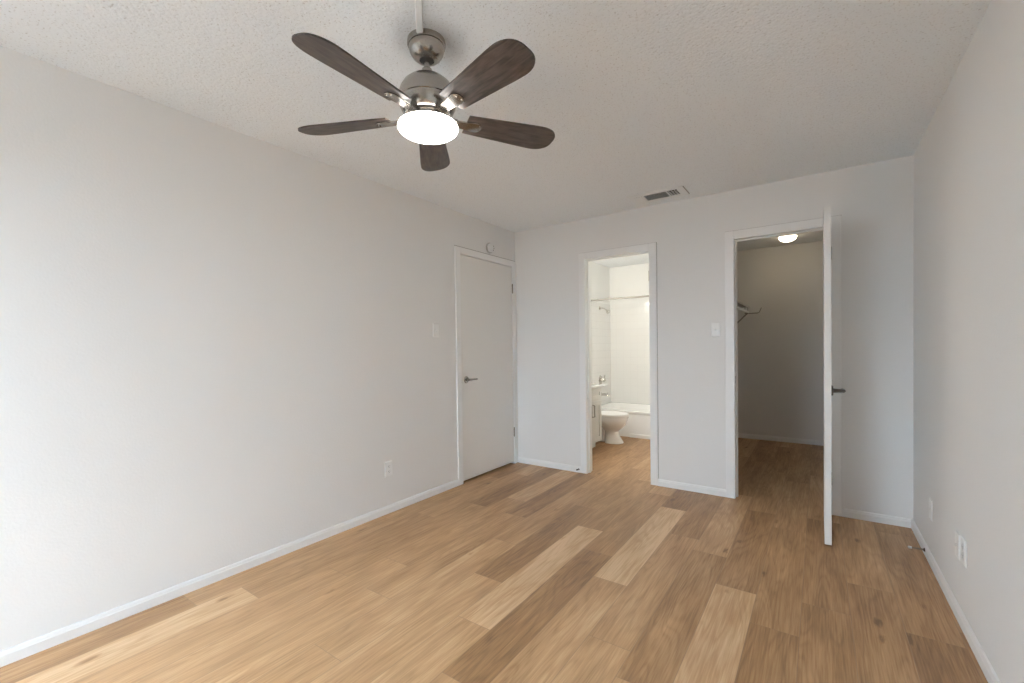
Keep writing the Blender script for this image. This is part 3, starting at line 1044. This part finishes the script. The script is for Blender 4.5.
tube(bm, [(0.199, -0.150, 0.655), (0.204, -0.120, 0.650), (0.205, -0.085, 0.646)], [0.006, 0.006, 0.008], 10); obj('flush_lever', bm, 'chrome', tk, 45)

# vanity
VY0, VY1, VXF = 0.50, 1.105, 0.488
vn = thing('bathroom_vanity', 'pale shaker vanity cabinet with white countertop', 'vanity', (BX0 + 0.003, VY0, 0))
vl, vd = VY1 - VY0, VXF - BX0 - 0.003
bm = B()
box(bm, (0, 0, 0.085), (vd - 0.019, vl, 0.735), 0.002); box(bm, (0, 0.004, 0.0005), (vd - 0.085, vl - 0.004, 0.085))
obj('cabinet', bm, 'vanity', vn)
bm = B(); box(bm, (0, -0.012, 0.737), (vd + 0.022, vl + 0.022, 0.764), 0.006, 3); box(bm, (0, -0.012, 0.7605), (0.014, vl + 0.010, 0.84), 0.004)
obj('countertop', bm, 'porcelain', vn, 45)


def shaker(name, y0, y1, z0, z1, rail, parent):
    bm = B()
    a, b = vd - 0.0188, vd
    box(bm, (a, y0, z0), (b, y0 + rail, z1), 0.0015); box(bm, (a, y1 - rail, z0), (b, y1, z1), 0.0015)
    box(bm, (a, y0 + rail, z0), (b, y1 - rail, z0 + rail), 0.0015); box(bm, (a, y0 + rail, z1 - rail), (b, y1 - rail, z1), 0.0015)
    box(bm, (a, y0 + rail - 0.002, z0 + rail - 0.002), (b - 0.011, y1 - rail + 0.002, z1 - rail + 0.002))
    return obj(name, bm, 'vanity', parent)


half = vl / 2
for y0, y1, hy in ((0.006, half - 0.002, half - 0.040), (half + 0.004, vl - 0.010, half + 0.040)):
    dr = shaker('drawer', y0, y1, 0.596, 0.722, 0.042, vn)
    do = shaker('door', y0, y1, 0.092, 0.574, 0.055, vn)
    bm = B(); tube(bm, [(vd, hy, 0.40), (vd + 0.026, hy, 0.405), (vd + 0.026, hy, 0.535), (vd, hy, 0.54)], 0.007, 10); obj('handle', bm, 'nickel', do, 45)
bm = B()
lathe(bm, [(0, 0.7605), (0.024, 0.7605), (0.021, 0.775), (0.014, 0.785), (0.013, 0.86), (0, 0.86)], Matrix.Translation((0.09, half, 0)), 20)
tube(bm, [(0.09, half, 0.85), (0.13, half, 0.865), (0.19, half, 0.855), (0.205, half, 0.84)], 0.010, 12)
tube(bm, [(0.09, half, 0.86), (0.082, half, 0.90)], 0.008, 10)
fa = obj('basin_faucet', bm, 'chrome', vn, 45)

# ------------------------------------------------------------------ closet
cl = thing('closet_ceiling_light', 'small lit dome light on the closet ceiling', 'ceiling light', (2.356, 2.00, H))
bm = B(); lathe(bm, [(0, -0.0002), (0.096, -0.0002), (0.096, -0.012), (0.090, -0.015), (0, -0.015)], None, 48); obj('base', bm, 'plate', cl, 40)
bm = B()
prof = [(0, -0.0155), (0.088, -0.0155)]
for i in range(1, 11):
    a = i / 10 * PI / 2
    prof.append((0.088 * math.cos(a), -0.0155 - 0.054 * math.sin(a)))
prof[-1] = (0, -0.0695)
lathe(bm, prof, None, 48); obj('glass_dome', bm, 'closet_glow', cl, 60)

ws = thing('wire_shelf', 'wire closet shelf with hanging rod along the closet left wall', 'shelf', (CX0, 0, 0))
SX, SZ, SY0, SY1 = 0.305, 1.695, 0.20, 2.50
bm = B()
tube(bm, [(SX, SY0, SZ), (SX, SY1, SZ)], 0.010, 10); tube(bm, [(SX, SY0, SZ - 0.066), (SX, SY1 - 0.03, SZ - 0.066)], 0.012, 10)
obj('front_rail', bm, 'plate', ws, 50)
bm = B(); tube(bm, [(0.012, SY0, SZ), (0.012, SY1, SZ)], 0.004, 8); tube(bm, [(0.15, SY0, SZ - 0.006), (0.15, SY1, SZ - 0.006)], 0.004, 8); obj('back_rail', bm, 'wire', ws, 50)
bm = B()
n = 90
for i in range(n + 1):
    y = SY0 + (SY1 - SY0) * i / n
    tube(bm, [(0.008, y, SZ + 0.003), (SX, y, SZ + 0.003)], 0.0030, 5)
    if i % 10 == 5:
        tube(bm, [(SX, y, SZ), (SX, y, SZ - 0.064)], 0.003, 5)
dw = obj('deck_wires', bm, 'wire', ws)
dw['kind'] = 'stuff'
for y in (0.65, 1.60, 2.48):
    bm = B(); tube(bm, [(SX - 0.004, y, SZ - 0.064), (0.006, y, SZ - 0.36)], 0.009, 8); lathe(bm, [(0, 0), (0.014, 0), (0.012, 0.005), (0, 0.006)], along((0.0003, y, SZ - 0.36), (1, 0, 0)), 12)
    obj('brace', bm, 'wire', ws, 50)
bm = B()
tube(bm, [(SX - 0.05, SY1, SZ - 0.075), (SX + 0.02, SY1 + 0.01, SZ - 0.078), (SX + 0.095, SY1 + 0.02, SZ - 0.076), (SX + 0.112, SY1 + 0.025, SZ - 0.066), (SX + 0.135, SY1 + 0.03, SZ - 0.01)], [0.008, 0.008, 0.007, 0.005, 0.004], 8)
obj('rod_hook', bm, 'wire', ws, 50)
